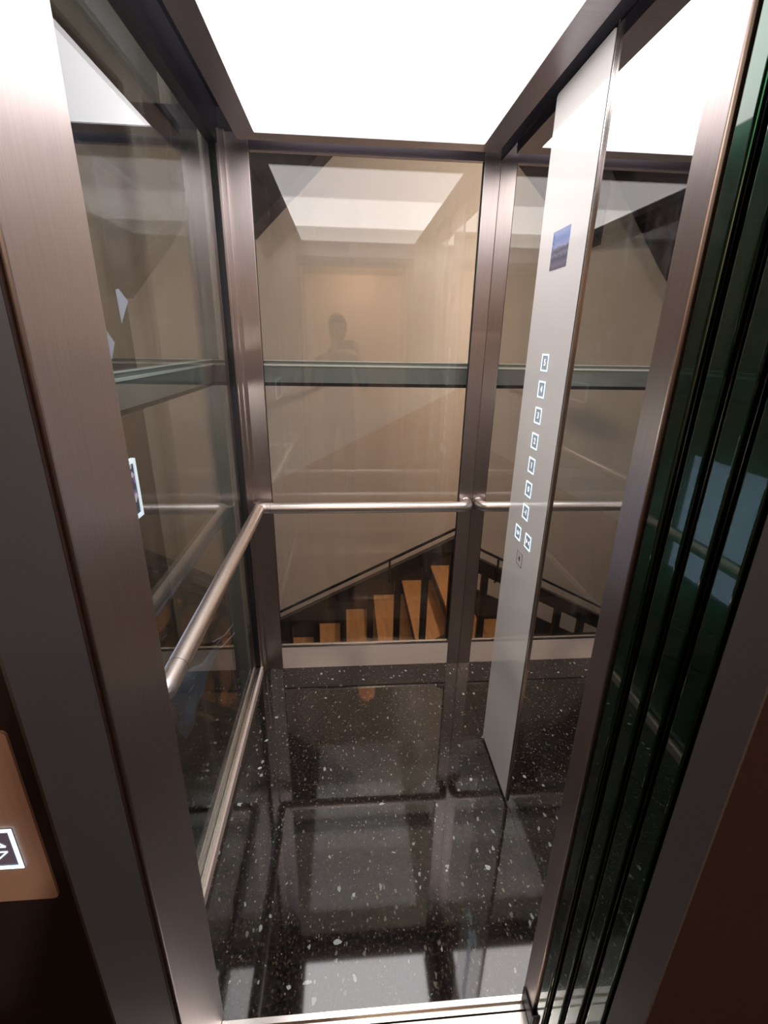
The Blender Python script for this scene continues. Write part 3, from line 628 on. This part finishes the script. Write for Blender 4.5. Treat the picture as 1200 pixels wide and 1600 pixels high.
V = [(px, py - 0.02, 0.95), (px, py - 0.03, 1.12), (px, py - 0.03, 1.32), (px, py - 0.04, 1.48), (px, py - 0.02, 1.57), (px, py, 1.64), (px, py + 0.02, 1.71), (px, py + 0.02, 1.79),
     (px - 0.10, py, 0.90), (px - 0.11, py + 0.01, 0.50), (px - 0.12, py - 0.02, 0.08), (px - 0.12, py + 0.12, 0.02),
     (px + 0.10, py, 0.90), (px + 0.11, py + 0.02, 0.50), (px + 0.12, py - 0.01, 0.08), (px + 0.12, py + 0.13, 0.02),
     (px - 0.19, py - 0.04, 1.45), (px - 0.22, py + 0.06, 1.20), (px - 0.085, py + 0.27, 1.53),
     (px + 0.19, py - 0.04, 1.45), (px + 0.25, py + 0.06, 1.20), (px + 0.185, py + 0.27, 1.53)]
E_ = [(0, 1), (1, 2), (2, 3), (3, 4), (4, 5), (5, 6), (6, 7), (0, 8), (8, 9), (9, 10), (10, 11), (0, 12), (12, 13), (13, 14), (14, 15), (3, 16), (16, 17), (17, 18), (3, 19), (19, 20), (20, 21)]
Rr = [(0.15, 0.10), (0.14, 0.10), (0.16, 0.105), (0.13, 0.08), 0.055, 0.068, 0.082, 0.062, 0.085, 0.055, 0.038, 0.035, 0.085, 0.055, 0.038, 0.035, 0.055, 0.042, 0.028, 0.055, 0.042, 0.028]
body = skin('body', V, E_, Rr, [SKIN][0], pe)
body.data.materials.append(SHIRT); body.data.materials.append(TROUSER)
for p in body.data.polygons:
    c_ = p.center
    if c_.z < 0.98: p.material_index = 2
    elif c_.z < 1.53 and not (c_.y > py + 0.14): p.material_index = 1
hx_, hy_, hz_ = px, py + 0.02, 1.735
bm = bmesh.new(); bmesh.ops.create_uvsphere(bm, u_segments=32, v_segments=20, radius=1.0)
for v_ in bm.verts:
    f_ = max(0.0, v_.co.y); low = max(0.0, -v_.co.z)
    v_.co = Vector((hx_ + v_.co.x * 0.078 * (1 - 0.22 * low), hy_ + v_.co.y * 0.095, hz_ + v_.co.z * 0.120))
link('head', bm, SKIN, pe, True)
bm = bmesh.new(); bmesh.ops.create_uvsphere(bm, u_segments=32, v_segments=20, radius=1.0)
for v_ in list(bm.verts):
    if v_.co.z < 0.25 and v_.co.y > 0.1 or v_.co.z < -0.35: bm.verts.remove(v_)
for v_ in bm.verts: v_.co = Vector((hx_ + v_.co.x * 0.088, hy_ - 0.006 + v_.co.y * 0.102, hz_ + 0.014 + v_.co.z * 0.122))
link('hair', bm, HAIR, pe, True)
bm = bmesh.new()
addtube(bm, [(hx_, hy_ + 0.088, hz_ + 0.018), (hx_, hy_ + 0.105, hz_ - 0.012), (hx_, hy_ + 0.092, hz_ - 0.026)], [0.006, 0.012, 0.010], 10); link('nose', bm, SKIN, pe, True)
for s_ in (-1, 1):
    bm = bmesh.new(); bmesh.ops.create_uvsphere(bm, u_segments=12, v_segments=8, radius=0.011); bmesh.ops.translate(bm, verts=bm.verts, vec=(hx_ + s_ * 0.030, hy_ + 0.083, hz_ + 0.015)); link('eye', bm, HAIR, pe, True)
    bm = bmesh.new(); bmesh.ops.create_uvsphere(bm, u_segments=12, v_segments=8, radius=1)
    for v_ in bm.verts: v_.co = Vector((hx_ + s_ * 0.078 + v_.co.x * 0.010, hy_ + v_.co.y * 0.018, hz_ + v_.co.z * 0.030))
    link('ear', bm, SKIN, pe, True)
    ex = -0.100 if s_ < 0 else 0.085      # hand gripping the end of the phone
    wx, wy, wz = px + (-0.085 if s_ < 0 else 0.185), py + 0.27, 1.53
    HV = [(wx, wy, wz), (ex + s_ * 0.012, -0.060, 1.565), (ex + s_ * 0.012, -0.036, 1.60)]; HE = [(0, 1), (1, 2)]; HR = [0.024, 0.026, 0.020]
    for k, (dz, ln) in enumerate(((0.022, 0.038), (0.004, 0.042), (-0.014, 0.038), (-0.031, 0.030))):
        b0 = len(HV); z_ = 1.605 + dz
        HV += [(ex + s_ * 0.014, -0.022, z_), (ex + s_ * 0.008, -0.002, z_), (ex - s_ * (ln - 0.010), -0.003, z_ - 0.002)]
        HE += [(2, b0), (b0, b0 + 1), (b0 + 1, b0 + 2)]; HR += [0.0095, 0.008, 0.0065]
    b0 = len(HV); HV += [(ex - s_ * 0.004, -0.034, 1.578), (ex - s_ * 0.030, -0.030, 1.592)]; HE += [(1, b0), (b0, b0 + 1)]; HR += [0.011, 0.008]
    skin('hand', HV, HE, HR, SKIN, pe, 1)
bm = bmesh.new(); addtube(bm, [(hx_ - 0.022, hy_ + 0.086, hz_ - 0.052), (hx_, hy_ + 0.092, hz_ - 0.054), (hx_ + 0.022, hy_ + 0.086, hz_ - 0.052)], 0.005, 8); link('mouth', bm, pbr('lips', (0.35, 0.14, 0.12), 0.5), pe, True)
